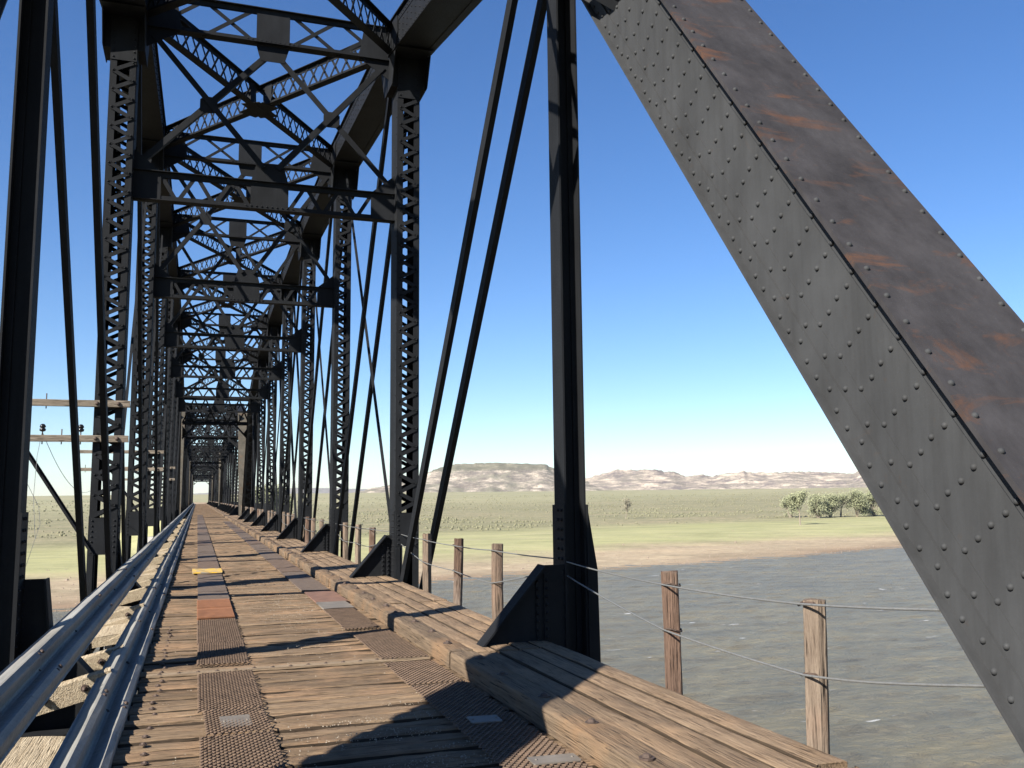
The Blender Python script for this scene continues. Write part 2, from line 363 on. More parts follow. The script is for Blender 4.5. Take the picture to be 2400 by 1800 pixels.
hill('mesa', 'flat-topped mesa with dark scrub on its rim', [(800, 1158), (850, 1151), (872, 1143), (885, 1142), (912, 1136), (994, 1111.5), (1034, 1095), (1070, 1087), (1151, 1085.5), (1281, 1089), (1309, 1105), (1345, 1119), (1400, 1137), (1460, 1150)], 2350, 360, MESA, 1.7, .8, None, 9.)

# ------------------------------------------------------------------ truss bridge
P = 7.62; YC0 = .19; XL, XR = -1.335, 3.345; NP = 9; SPAN = NP*P; GAP = 1.0
def yk(k): return YC0+P*k
YMID = YC0+SPAN/2
UZ = {1: 8.08, 2: 9.62, 3: 10.2, 4: 10.42, 5: 10.42, 6: 10.2, 7: 9.62, 8: 8.08}
def uy(k): return 8.1 if k == 1 else (2*YMID-8.1 if k == 8 else yk(k))
LZ = -.85
EPA = math.atan(1.31); EPD = Vector((0, math.cos(EPA), math.sin(EPA))); EPN = Vector((0, -math.sin(EPA), math.cos(EPA)))
EP0 = Vector((0, (LZ+2.61)/1.31, LZ)); EPL = (8.25-LZ)/math.sin(EPA)
cache = {}
def cached(key, fn):
    if key not in cache: cache[key] = fn()
    return cache[key]
def rivets_line(mb, a, b, n, nrm, r=.017):
    a, b = Vector(a), Vector(b)
    for i in range(n): mb.dome(a.lerp(b, i/max(1, n-1)), nrm, r, 6)

def m_endpost_body():
    mb = MB()
    for s in (-1, 1):
        c = EP0+EPD*EPL/2
        mb.obox(c+X*s*.285, (EPD, EPN, X), (EPL/2, .32, .008))                       # web
        mb.obox(c+X*s*.303-EPN*.272, (EPD, EPN, X), (EPL/2, .056, .011))             # lower flange angle leg
        mb.obox(c+X*s*.3-EPN*.328, (EPD, EPN, X), (EPL/2, .008, .062))
        mb.obox(c+X*s*.2935+EPN*.27, (EPD, EPN, X), (EPL/2, .05, .0085))
        mb.obox(c+X*s*.2935-EPN*.22, (EPD, EPN, X), (EPL/2, .1, .004))
    # lacing underneath
    k = int(EPL/.36)
    for i in range(k):
        a = EP0+EPD*(i*.36+.1)-EPN*.344; b = a+EPD*.36; s = 1 if i % 2 else -1
        mb.bar(a-X*s*.31, b+X*s*.31, X, .07, .012)
    for t in (.05, .93): mb.obox(EP0+EPD*EPL*t-EPN*.345, (EPD, EPN, X), (.35, .01, .35))
    return mb.data('end_post_box', STEELP)
def m_cover():
    mb = MB(); mb.obox(EP0+EPD*EPL/2+EPN*.332, (EPD, EPN, X), (EPL/2+.03, .012, .392)); return mb.data('end_post_cover', RUST)
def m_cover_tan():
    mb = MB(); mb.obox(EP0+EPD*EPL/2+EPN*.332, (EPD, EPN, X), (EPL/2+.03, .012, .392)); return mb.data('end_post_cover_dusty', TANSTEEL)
def ep_rivet_pts():
    out = []; rr = random.Random(3)
    t = .15
    while t < EPL:
        for s in (-1, 1): out.append((EP0+EPD*(t+rr.uniform(-.006, .006))+EPN*.344+X*s*.345, EPN))
        t += .19
    t = .2; i = 0
    while t < EPL:
        out.append((EP0+EPD*t-EPN*(.296 if i % 3 else .262)-X*.314, -X))
        if i % 2: out.append((EP0+EPD*(t+.05)-EPN*.19-X*.298, -X))
        t += .118; i += 1
    t = .3
    while t < EPL:
        for q in (-.11, -.02, .07, .16, .24): out.append((EP0+EPD*(t+rr.uniform(-.008, .008))+EPN*q-X*(.294 if q < .22 else .303), -X))
        t += .235
    return out
def m_rivet():
    mb = MB(); mb.dome((0, 0, 0), Z, .0155, 8); return mb.data('rivet', STEELP, True)

def post_lacing(z0, z1, yface, nrm):
    """zigzag bars of one face, as (p, q) pairs"""
    out = []; n = int(round((z1-z0)/.155)); h = (z1-z0)/n
    for i in range(n):
        s = -1 if i % 2 else 1
        out.append((Vector((-s*.15, yface, z0+i*h)), Vector((s*.15, yface, z0+(i+1)*h))))
    return out
def m_post(k):
    mb = MB(); top = UZ[k]-.3
    for s in (-1, 1):
        mb.box(s*.2-.008 if s > 0 else -.2, .2 if s > 0 else -.192, -.25, .25, LZ, top)
        for e in (-1, 1):
            y0 = e*.25
            mb.box(min(s*.191, s*.095), max(s*.191, s*.095), y0-.006, y0+.006, LZ, top)
    for e in (-1, 1):
        y = e*.263
        mb.box(-.198, .198, y-.006, y+.006, .62, 1.17); mb.box(-.198, .198, y-.006, y+.006, top-.85, top)
        mb.box(-.198, -.12, y-.006, y+.006, LZ, .615); mb.box(.12, .198, y-.006, y+.006, LZ, .615)
    # side splice plates near the floor
    for s in (-1, 1): mb.box(s*.206-.005, s*.206+.005, -.2, .2, -.3, 1.2)
    return mb.data('laced_post', STEEL)
def m_post_rivets(k, sgn):
    mb = MB(); top = UZ[k]-.3
    for s in (-1, 1):
        rivets_line(mb, (s*.155, -.27, .66), (s*.155, -.27, 1.13), 7, -Y_, .016)
        rivets_line(mb, (s*.155, -.27, top-.8), (s*.155, -.27, top-.05), 8, -Y_, .016)
    i = 0
    for (p, q) in post_lacing(1.2, top-.88, -.268, -1):
        mb.dome((q.x, -.276, q.z), -Y_, .015, 6); i += 1
    z = 1.3
    while z < top: mb.dome((sgn*.2, -.21, z), X*sgn, .014, 6); z += .31
    for y in (-.16, -.06): rivets_line(mb, (sgn*.211, y, 0), (sgn*.211, y, 1.15), 12, X*sgn, .016)
    return mb.data('post_rivets', STEEL, True)
def bar_mesh():
    mb = MB(); mb.obox((0, 0, 0), (X, Y_, Z), (.5, .006, .031)); return mb.data('lacing_bar', STEEL)
def m_lacing(k, faces):
    mb = MB(); top = UZ[k]-.3
    for e in faces:
        for p, q in post_lacing(1.2, top-.88, e*.268, e): mb.bar(p, q, Vector((0, e, 0)).cross(q-p), .062, .012)
    return mb.data('post_lacing', STEEL)
def m_knee(s, zb=-.25, wide=False):
    """floor-beam knee bracket; s = direction towards the deck"""
    mb = MB()
    if s < 0:
        x0 = -.05 if wide else -.21
        hyp = [(-.92, .1), (-.31, .80)]; pts = [(x0, zb), (-.9, zb)]+hyp+[(x0, .80)]
    else:                                       # left brackets end behind the crash barrier
        hyp = [(.60, .03), (.262, .42), (.215, .82)]; x0 = -.75 if wide else .205
        pts = [(x0, -.7 if wide else zb), (.6, -.7 if wide else zb)]+hyp+[(x0, .82)]
    mb.plate([(a, 0, c) for a, c in pts], Y_, .014)
    for (a, b), (c, d) in zip(hyp, hyp[1:]): mb.bar((a, 0, b), (c, 0, d), Y_, .2, .016)
    for t in (.25, .33):
        if s < 0: mb.box(-t-.05, -t, -.02, .02, zb, .72)
    return mb.data('knee_bracket', STEEL)
def m_knee_rivets(s):
    mb = MB()
    for t in (.275, .365): rivets_line(mb, (s*t, -.024, .08), (s*t, -.024, .66), 9, -Y_, .016)
    return mb.data('bracket_rivets', STEEL, True)
def m_hip():
    mb = MB(); top = UZ[1]-.2
    for s in (-1, 1): mb.box(min(s*.108, s*.09), max(s*.108, s*.09), -.13, .13, LZ, top)
    mb.box(-.089, .089, -.008, .008, LZ, top)
    for s in (-1, 1):
        for e in (-1, 1): mb.box(min(s*.088, s*.035), max(s*.088, s*.035), e*.02-.008, e*.02+.008, LZ, top)
    mb.box(-.123, -.110, -.15, .15, -.6, 1.35); mb.box(.110, .123, -.15, .15, -.6, 1.35)
    # outer splice that bulges out towards the floor
    mb.plate([(.125, 0, 1.35), (.22, 0, .75), (.24, 0, -.6), (.125, 0, -.6)], Y_, .24)
    return mb.data('hip_vertical', STEEL)
def m_hip_rivets(sgn):
    mb = MB()
    for y in (-.09, .0): rivets_line(mb, (sgn*.126, y, .85), (sgn*.126, y, 1.3), 6, X*sgn, .016)
    for y in (-.12, .06): rivets_line(mb, (sgn*.126, y, -.1), (sgn*.126, y, .75), 9, X*sgn, .016)
    return mb.data('hip_rivets', STEEL, True)
def m_chord(k):
    a = Vector((0, uy(k), UZ[k])); b = Vector((0, uy(k+1), UZ[k+1])); d = (b-a); L = d.length; d.normalize(); nn = X.cross(d)
    mb = MB(); c = (a+b)/2
    for s in (-1, 1):
        mb.obox(c+X*s*.285, (d, nn, X), (L/2+.02, .29, .008))
        mb.obox(c+X*s*.28-nn*.292, (d, nn, X), (L/2, .008, .06))
        mb.obox(c+X*s*.297-nn*.22, (d, nn, X), (L/2, .05, .005)); mb.obox(c+X*s*.297+nn*.22, (d, nn, X), (L/2, .05, .005))
    mb.obox(c+nn*.302, (d, nn, X), (L/2+.02, .01, .35))
    mb.obox(c-nn*.286, (d, nn, X), (L/2, .004, .276))
    for t in (0, 1):
        mb.obox(a+d*(.5 if t == 0 else L-.5)-nn*.323, (d, nn, X), (.48, .006, .32))
    return mb.data('top_chord', STEEL)
def m_chord_rivets(k):
    a = Vector((0, uy(k), UZ[k])); b = Vector((0, uy(k+1), UZ[k+1])); d = (b-a); L = d.length; d.normalize(); nn = X.cross(d)
    mb = MB(); n = int(L/.16)
    for i in range(n):
        for s in (-1, 1):
            for q in (-.22, .22): mb.dome(a+d*(i*.16+.08)+nn*q+X*s*.303, X*s, .016, 5)
            if i % 2:
                for q in (-.1, 0, .1): mb.dome(a+d*(i*.16+.08)+nn*q+X*s*.294, X*s, .016, 5)
    return mb.data('chord_rivets', STEEL, True)
def m_gusset(k):
    mb = MB(); y, z = uy(k), UZ[k]
    for s in (-1, 1):
        mb.plate([(s*.312, y-.75, z+.2), (s*.312, y-.75, z-.2), (s*.312, y-.34, z-.95), (s*.312, y+.34, z-.95), (s*.312, y+.75, z-.2), (s*.312, y+.75, z+.2)], X, .014)
        mb.box(min(s*.202, s*.304), max(s*.202, s*.304), y-.25, y+.25, z-.95, z-.3)
    mb.box(-.3, .3, y-.26, y+.26, z-.36, z-.32)
    return mb.data('joint_gusset', STEEL)
def lattice_x(mb, x0, x1, y, z0, z1, n, w=.065, single=False):
    for i in range(n):
        a = x0+(x1-x0)*i/n; b = x0+(x1-x0)*(i+1)/n
        if single:
            m = (a+b)/2
            mb.bar((a, y-.012, z0), (m, y-.012, z1), Z, w, .01); mb.bar((m, y-.012, z1), (b, y-.012, z0), Z, w, .01)
        else:
            mb.bar((a, y-.014, z0), (b, y-.014, z1), Z, w, .01); mb.bar((a, y+.002, z1), (b, y+.002, z0), Z, w, .01)
def strut_flanges(mb, x0, x1, y, z0, z1):
    for z in (z0, z1):
        mb.box(x0, x1, y-.095, y+.095, z-.006, z+.006)
        zz = z+(.045 if z == z0 else -.045)
        mb.box(x0, x1, y-.026, y-.018, zz-.04, zz+.04); mb.box(x0, x1, y+.018, y+.026, zz-.04, zz+.04)
XM = (XL+XR)/2; HX = (XR-XL)/2
def m_topstrut(k):
    mb = MB(); y = uy(k); z0, z1 = UZ[k]-.40, UZ[k]+.22; x0, x1 = -HX+.31, HX-.31
    strut_flanges(mb, x0, x1, y, z0, z1)
    mb.box(-.28, .28, y-.036, y-.028, z0-.02, z1)
    mb.plate([(-.28, y, z0-.02), (-.2, y, z0-.3), (.2, y, z0-.3), (.28, y, z0-.02)], Y_, .012)
    lattice_x(mb, x0+.05, -.28, y, z0, z1, 2); lattice_x(mb, .28, x1-.05, y, z0, z1, 2)
    for s in (-1, 1): mb.plate([(s*(x1+.0), y-.03, z0-.35), (s*(x1-.55), y-.03, z0), (s*(x1-.45), y-.03, z1), (s*x1, y-.03, z1)], Y_, .012)
    rivets_line(mb, (-.42, y-.03, z0+.05), (.42, y-.03, z0+.05), 12, -Y_, .016)
    return mb.data('top_strut', STEEL)
def m_lowstrut(k):
    mb = MB(); y = uy(k); z0, z1 = 6.27, 6.75; x0, x1 = -HX+.2, HX-.2
    strut_flanges(mb, x0, x1, y, z0, z1)
    mb.box(-.31, .31, y-.036, y-.028, z0, z1)
    mb.plate([(-.31, y, z1), (-.22, y, z1+.34), (.22, y, z1+.34), (.31, y, z1)], Y_, .012)
    lattice_x(mb, x0+.1, -.31, y, z0, z1, 3, .065, True); lattice_x(mb, .31, x1-.1, y, z0, z1, 3, .065, True)
    for s in (-1, 1): mb.plate([(s*x1, y-.03, z0-.02), (s*(x1-.42), y-.03, z0), (s*(x1-.42), y-.03, z1), (s*x1, y-.03, z1+.35)], Y_, .012)
    rivets_line(mb, (-.38, y-.04, z0+.05), (.38, y-.04, z0+.05), 10, -Y_, .016)
    return mb.data('sway_strut', STEEL)
def angle(mb, p, q, y_out=.1):
    """rolled angle between two points of a transverse frame"""
    p, q = Vector(p), Vector(q); d = (q-p).normalized(); side = d.cross(Y_)
    mb.bar(p, q, side, .095, .01); c = side*.045
    mb.bar(p+c+Y_*.045, q+c+Y_*.045, Y_, .085, .01)
def m_swaydiag(k, s, rising):
    mb = MB(); y = uy(k)+(.006 if rising else -.05); zt = UZ[k]-.62; zb = 7.0
    a, b = ((s*.12, y, zt), (s*(HX-.28), y, zb-.1)) if rising else ((s*(HX-.42), y, zt+.1), (s*.12, y, zb))
    angle(mb, a, b)
    return mb.data('sway_diagonal', STEEL)
def m_swaygusset(k, s):
    mb = MB(); y = uy(k)-.02; zt = UZ[k]-.62; zb = 7.0; x = s*(HX-.3)/2; z = (zt+zb)/2; r = .14
    mb.plate([(x-r, y, z-.08), (x-.08, y, z-r), (x+.08, y, z-r), (x+r, y, z-.08), (x+r, y, z+.08), (x+.08, y, z+r), (x-.08, y, z+r), (x-r, y, z+.08)], Y_, .012)
    return mb.data('crossing_gusset', STEEL)
def m_lateral(k, s):
    """lattice girder in the top bracing plane from side s at k to side -s at k+1"""
    mb = MB(); a = Vector((s*(HX-.3), uy(k)+.12, UZ[k])); b = Vector((-s*(HX-.3), uy(k+1)-.12, UZ[k+1]))
    d = b-a; L = d.length; d.normalize(); side = Vector((d.y, -d.x, 0)).normalized(); upv = side.cross(d)
    if upv.z < 0: upv = -upv
    h = .24; off = .0 if s > 0 else -.02
    for e in (-1, 1):
        mb.bar(a+upv*(e*h+off), b+upv*(e*h+off), side, .16, .012)
        mb.bar(a+upv*(e*(h-.045)+off), b+upv*(e*(h-.045)+off), upv, .08, .012)
    n = int(L/.34)
    for i in range(n):
        p, q = a+d*(L*i/n), a+d*(L*(i+1)/n)
        if abs((i+.5)/n-.5) < .05: continue
        mb.bar(p-upv*h+side*.012, q+upv*h+side*.012, upv, .048, .008)
        mb.bar(p+upv*h-side*.012, q-upv*h-side*.012, upv, .048, .008)
    c = (a+b)/2
    for t in (-.34, .34): mb.obox(c+d*t, (d, upv, side), (.13, h-.01, .02))
    mb.obox(c-upv*(h+.012), (d, upv, side), (.45, .006, .2))
    return mb.data('top_lateral', STEEL)
def m_eyebar(k0, z0, k1, z1, w_=.165, t=.07):
    a = Vector((0, k0, z0)); b = Vector((0, k1, z1)); mb = MB(); mb.bar(a, b, (b-a).cross(X), w_, t)
    for c in (a, b):
        pts = [c+Vector((0, math.cos(i*math.pi/6), math.sin(i*math.pi/6)))*w_*1.05 for i in range(12)]
        mb.plate(pts, X, t)
    return mb.data('eyebar', STEEL)
def m_floorbeam():
    mb = MB(); mb.box(XL+.1, XR-.1, -.006, .006, -1.05, -.33)
    for z in (-1.05, -.33): mb.box(XL+.1, XR-.1, -.15, .15, z-.012, z+.012)
    return mb.data('floor_beam', STEEL)
def m_bottomchord():
    mb = MB()
    for k in range(NP):
        for dx in (-.16, .16):
            mb.bar((dx, yk(k)+(1.15 if k == 0 else 0), LZ), (dx, yk(k+1)-(1.15 if k == NP-1 else 0), LZ), Z, .18, .04)
    return mb.data('bottom_chord', STEEL)
def m_portal(lit):
    """lattice portal in the plane of the end posts, local to the span centre line"""
    mb = MB(); zl, zu = 6.32, 7.8
    def pt(x, z, off=0): return Vector((x, (z+2.61)/1.31, z))+EPN*off
    h = HX-.28
    for z in (zl, zu):
        for o in (-.1, .1): mb.bar(pt(-h, z, o), pt(h, z, o), EPD, .14, .012)
        mb.bar(pt(-h, z), pt(h, z), EPN, .3, .012)
    n = 6
    for i in range(n):
        a, b = -h+2*h*i/n, -h+2*h*(i+1)/n
        mb.bar(pt(a, zl), pt(b, zu), EPD, .09, .01); mb.bar(pt(a, zu, .015), pt(b, zl, .015), EPD, .09, .01)
    for s in (-1, 1):
        mb.bar(pt(s*h, zl-.95), pt(s*(h-.95), zl), EPN, .3, .014)
        mb.bar(pt(s*h, zl-.95), pt(s*(h-.95), zl), EPD, .1, .014)
        mb.plate([pt(s*h, zl-.95), pt(s*h, zl-.15), pt(s*(h-.32), zl-.63)], EPN, .012)
    return mb.data('portal_brace', STEEL)
RIV = m_rivet(); BAR = bar_mesh()
def build_span(idx, label):
    root = empty('truss_span', (0, idx*(SPAN+GAP), 0), label, 'bridge span', 'truss spans of the bridge')
    near = idx == 0
    for side, xc in ((-1, XL), (1, XR)):
        inn = -side                                             # towards the deck
        for far in (0, 1):                                      # end posts
            kw = dict(loc=(xc-(.18 if side < 0 else 0), 2*YMID if far else 0, 0))
            o = obj('end_post', cached('ep', m_endpost_body), root, **kw)
            if far: o.scale = (1, -1, 1)
            show = near and side == 1 and not far
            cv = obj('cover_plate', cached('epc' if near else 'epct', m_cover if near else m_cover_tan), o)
            if show:
                pts_ = sorted([a for a in ep_rivet_pts() if a[0].z > .2], key=lambda a: a[0].y+abs(a[0].z-1)*.3)
                rest_ = MB()
                for q, nrm in pts_[288:]: rest_.dome(q, nrm, .0155, 6)
                obj('far_rivets', rest_.data('far_rivets', STEELP, True), o, kind='stuff')
                for q, nrm in pts_[:288]:
                    r = obj('rivet', RIV, o, q); r.rotation_mode = 'QUATERNION'; r.rotation_quaternion = nrm.to_track_quat('Z', 'Y')
        for k in (1, 8):
            o = obj('hip_vertical', cached('hip', m_hip), root, (xc-(.07 if side < 0 else -.03), uy(k)+(.02 if k == 1 else -.02), 0))
            if side < 0: o.scale = (-1, 1, 1)
            if near and k == 1:
                obj('rivets', cached(('hr', -1), lambda: m_hip_rivets(-1)), o, kind='stuff')
        for k in range(2, 8):
            o = obj('laced_post', cached(('post', k), lambda: m_post(k)), root, (xc, yk(k), 0))
            if near and k <= 3:
                obj('back_lacing', cached(('lacb', k), lambda: m_lacing(k, (1,))), o, kind='stuff')
                for p, q in post_lacing(1.2, UZ[k]-.3-.88, -.268, -1):
                    d = q-p; b = obj('lacing_bar', BAR, o, (p+q)/2, (0, -math.atan2(d.z, d.x), 0)); b.scale = (d.length, 1, 1)
            else:
                obj('lacing', cached(('lac', k), lambda: m_lacing(k, (-1, 1))), o, kind='stuff')
            if near and k <= 5: obj('rivets', cached(('pr', k, inn), lambda: m_post_rivets(k, inn)), o, kind='stuff')
        for k in range(1, 9):
            o = obj('knee_bracket', cached(('knee', inn, k in (1, 8)), lambda: m_knee(inn, -.25, k in (1, 8))), root, (xc, uy(k)+((-.1 if side > 0 else .12) if k in (1, 8) else .0), 0))
            if near and k < 6 and inn < 0: obj('rivets', cached(('knr', inn), lambda: m_knee_rivets(inn)), o, kind='stuff')
        for k in range(1, 8):
            o = obj('top_chord', cached(('ch', k), lambda: m_chord(k)), root, (xc, 0, 0))
            if near and k < 5: obj('rivets', cached(('chr', k), lambda: m_chord_rivets(k)), o, kind='stuff')
        for k in range(1, 9): obj('joint_gusset', cached(('gus', k), lambda: m_gusset(k)), root, (xc, 0, 0))
        for (a, b, w_) in [(1, 2, .19), (2, 3, .17), (3, 4, .15), (4, 5, .12), (8, 7, .19), (7, 6, .17), (6, 5, .15), (5, 4, .12)]:
            for dx in (-.175, .175):
                obj('eyebar', cached(('eye', a, b), lambda: m_eyebar(uy(a), UZ[a], uy(b), LZ, w_)), root, (xc+dx, 0, 0))
        for a, b in ((3, 2), (4, 3), (5, 6), (6, 7)):
            obj('counter_rod', cached(('cnt', a, b), lambda: m_eyebar(uy(a), UZ[a], uy(b), LZ, .05, .05)), root, (xc+.03, 0, 0))
        obj('bottom_chord', cached('bc', m_bottomchord), root, (xc, 0, 0))
    for k in range(2, 8):
        obj('top_strut', cached(('ts', k), lambda: m_topstrut(k)), root, (XM, 0, 0))
        obj('sway_strut', cached(('ls', k), lambda: m_lowstrut(k)), root, (XM, 0, 0))
        for s in (-1, 1):
            for rr in (0, 1): obj('sway_diagonal', cached(('sd', k, s, rr), lambda: m_swaydiag(k, s, rr)), root, (XM, 0, 0))
            obj('crossing_gusset', cached(('sg', k, s), lambda: m_swaygusset(k, s)), root, (XM, 0, 0))
    for k in range(1, 8):
        for s in (-1, 1): obj('top_lateral', cached(('lat', k, s), lambda: m_lateral(k, s)), root, (XM, 0, 0))
    for k in range(0, 10): obj('floor_beam', cached('fb', m_floorbeam), root, (0, yk(k)+.1 if k else YC0+1.2, 0))
    for far in (0, 1):
        o = obj('portal_brace', cached('por', lambda: m_portal(0)), root, (XM, 2*YMID if far else 0, 0))
        if far: o.scale = (1, -1, 1)
    return root
build_span(0, 'nearest dark steel truss span, its rust-streaked riveted end post rising at right')
build_span(1, 'second truss span, seen through the far end of the nearest span, dusty lit portal')
build_span(2, 'third truss span, seen deep inside the tunnel of trusses, smaller lit portal')
build_span(3, 'last truss span with the small bright sky opening at its end')
ENDY = 4*(SPAN+GAP)
def pier(i):
    y = i*(SPAN+GAP)-.3
    mb = MB(); zt = -1.15; zb = WATER-2.5
    def ring(z, a, b): return [(XM+a*sx_, y+b*sy_, z) for sx_, sy_ in ((-1, -1), (1, -1), (1.25, 0), (1, 1), (-1, 1), (-1.25, 0))]
    rs = [ring(zb, 3.6, 1.7), ring(zt-.8, 3.2, 1.3), ring(zt-.75, 3.45, 1.5), ring(zt, 3.45, 1.5)]
    for a, b in zip(rs, rs[1:]):
        k = len(mb.v); mb.v += a+b; mb.f += [(k+q, k+(q+1) % 6, k+6+(q+1) % 6, k+6+q) for q in range(6)]
    k = len(mb.v); mb.v += rs[-1]; mb.f.append(tuple(range(k, k+6)))
    names = ['concrete bridge pier below the camera end of the nearest span', 'concrete bridge pier between the first and second spans', 'concrete bridge pier between the second and third spans', 'concrete bridge pier between the third and last spans', 'concrete abutment under the far end of the last span']
    obj('bridge_pier', mb.data('bridge_pier', CONC), label=names[i], category='pier', group='bridge piers')
for i in range(5): pier(i)

# ------------------------------------------------------------------ deck planks, curb, walkway
DX0, DX1 = -.40, 2.31
def wavy_plank(L, W, T, nseg, axis, r=.012, amp=.006, seed=0, round_=1.0, flat=.37):
    """weathered timber of length L along axis (0=x,1=y), top face at z=0, worn edges"""
    mb = MB(); prof = [(-.5, -1), (-.5, -.30*round_), ((-.5-flat)/2, -.13*round_), (-flat, -.04*round_), (0, 0), (flat, -.04*round_), ((.5+flat)/2, -.13*round_), (.5, -.30*round_), (.5, -1)]
    for i in range(nseg+1):
        t = (i/nseg-.5)*L
        for j, (a, b) in enumerate(prof):
            nz = noise.noise(Vector((t*2.3+seed*7, j*.9, seed)))*amp+noise.noise(Vector((t*9+seed*3, j*1.7, seed+9)))*amp*.6
            nw = noise.noise(Vector((t*1.7, j*2.+seed, seed+3)))*amp
            end = .02*noise.noise(Vector((j*1.3, seed*2, i))) if i in (0, nseg) else 0
            q = (t+end, a*W+nw, b*T+(nz if b > -.5 else 0))
            mb.v.append(q if axis == 0 else (q[1], q[0], q[2]))
    m = len(prof)
    for i in range(nseg):
        for j in range(m-1):
            f = (i*m+j, (i+1)*m+j, (i+1)*m+j+1, i*m+j+1); mb.f.append(f if axis == 0 else f[::-1])
        f = (i*m+m-1, (i+1)*m+m-1, (i+1)*m, i*m); mb.f.append(f if axis == 0 else f[::-1])
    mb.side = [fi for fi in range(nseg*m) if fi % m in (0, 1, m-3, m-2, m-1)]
    e1, e2 = tuple(range(m)), tuple(range(nseg*m, nseg*m+m))[::-1]
    mb.f += [e1, e2] if axis == 0 else [e1[::-1], e2[::-1]]
    return mb
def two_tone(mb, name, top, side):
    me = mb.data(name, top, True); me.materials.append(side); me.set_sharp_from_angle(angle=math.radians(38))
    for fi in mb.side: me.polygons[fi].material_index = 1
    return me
deck = obj('deck', None, kind='structure', label='timber plank roadway of the bridge')
PW = .2
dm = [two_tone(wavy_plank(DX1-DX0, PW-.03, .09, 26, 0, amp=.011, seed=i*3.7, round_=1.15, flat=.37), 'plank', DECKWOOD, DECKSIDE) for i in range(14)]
y = 2.6; cnt = 0; rest = MB()
bm_ = MB()
bm_.dome((0, 0, 0), Z, .022, 8)
pts = [Vector((math.cos(i*math.pi/5), math.sin(i*math.pi/5), 0))*.033 for i in range(10)]; bm_.plate(pts, Z, .008)
BOLT = bm_.data('bolt', BOLTM)
while y < ENDY+2:
    if cnt < 296:
        o = obj('plank', random.choice(dm), deck, ((DX0+DX1)/2+random.uniform(-.025, .025), y, random.uniform(-.014, .006)), (random.uniform(-.03, .03), random.uniform(-.002, .002), random.uniform(-.004, .004)))
        if cnt < 44:
            obj('bolt', BOLT, deck, (-.24+random.uniform(-.02, .02), y+random.uniform(-.02, .02), .0)).scale = (.7,)*3
    else:
        z = random.uniform(-.008, .006); rest.box(DX0, DX1, y-PW/2+.006, y+PW/2-.006, z-.08, z)
    cnt += 1; y += PW
obj('far_planks', rest.data('far_planks', DECKWOOD), deck, kind='stuff')
mb = MB()
for x in (-.3, .5, 1.2, 1.9): mb.box(x-.1, x+.1, -3, ENDY+2, -.33, -.095)
obj('stringers', mb.data('stringers', UNDERWOOD), deck, label='dark lengthwise timbers under the planks')
# cleats: bolted strips across the deck at each floor beam
for k in range(1, 9):
    yb = yk(k)+.42
    mb = MB(); mb.box(DX0+.05, 2.02, -.05, .05, -.006, .012)
    o = obj('cleat', cached('cleat', lambda: mb.data('cleat', wood_mat('worn_cleat_timber', (.24, .17, .11), (.44, .34, .23), 0))), deck, (0, yb, 0))
    if k < 4:
        for i in range(16): obj('bolt', BOLT, o, (DX0+.15+i*.15, random.uniform(-.012, .012), .012)).scale = (.55,)*3
# curb timbers
curb = [wavy_plank(3.78, .225, .138, 26, 1, amp=.012, seed=i*5.1+1, round_=.55, flat=.42).data('curb_timber', CURBWOOD, True) for i in range(4)]
for q in curb: q.set_sharp_from_angle(angle=math.radians(32))
cu = empty('curb', (2.175, 0, 0), 'dark worn timber curb along the right edge of the roadway', 'curb')
yy = 3.85-3.81; i = 0
while yy < ENDY:
    o = obj('curb_timber', curb[i % 4], cu, (random.uniform(-.012, .012), yy+1.9, .140+random.uniform(-.006, .008)))
    if i < 8:
        for q in (-1.5, -.75, 0, .8, 1.5): obj('bolt', BOLT, o, (random.uniform(-.03, .03), q, .0)).scale = (1.25,)*3
    yy += 3.81; i += 1
# walkway planks on the right
wk = empty('walkway', (2.68, 0, 0), 'raised plank footway between the curb and the cable fence', 'walkway')
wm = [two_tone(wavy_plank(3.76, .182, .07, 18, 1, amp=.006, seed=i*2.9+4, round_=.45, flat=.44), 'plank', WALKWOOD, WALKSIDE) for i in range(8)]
yy = 3.85-3.81; i = 0
while yy < ENDY:
    for j in range(4):
        obj('plank', wm[(i*3+j*5+random.randrange(3)) % 8], wk, (-.285+j*.192+random.uniform(-.004, .004), yy+1.9+random.uniform(-.02, .02), .115+random.uniform(-.006, .006)+.004*j))
    if i < 40:
        mb = MB(); mb.box(-.39, .36, -.07, .07, -.12, .04)
        for q in (-1.6, 0, 1.6): obj('sleeper', cached('slp', lambda: mb.data('sleeper', UNDERWOOD)), wk, (0, yy+1.9+q, 0))
    yy += 3.81; i += 1

# ------------------------------------------------------------------ mesh mats and plates on the deck
def mesh_mat(Wd, L, pitch_x, pitch_y, seed):
    mb = MB(); nx_ = int(Wd/pitch_x); ny = int(L/pitch_y)
    for j in range(ny):
        for i in range(nx_):
            x0 = -Wd/2+i*pitch_x; y0 = -L/2+j*pitch_y
            xm = x0+pitch_x/2; h = .006
            for (a, b) in (((x0, y0), (xm, y0+pitch_y/2)), ((xm, y0+pitch_y/2), (x0+pitch_x, y0)), ((x0, y0+pitch_y), (xm, y0+pitch_y/2)), ((xm, y0+pitch_y/2), (x0+pitch_x, y0+pitch_y))):
                za = .004+.008*((a[1]*40) % 1 > .5); 
                A = Vector((*a, .006+.006*noise.noise(Vector((a[0]*3, a[1]*3, seed))))); B = Vector((*b, .012+.006*noise.noise(Vector((b[0]*3, b[1]*3, seed)))))
                if random.random() < .015 and (i in (0, nx_-1) or j in (0, ny-1)): continue
                mb.bar(A, B, Z, .0075, .0055)
    return mb
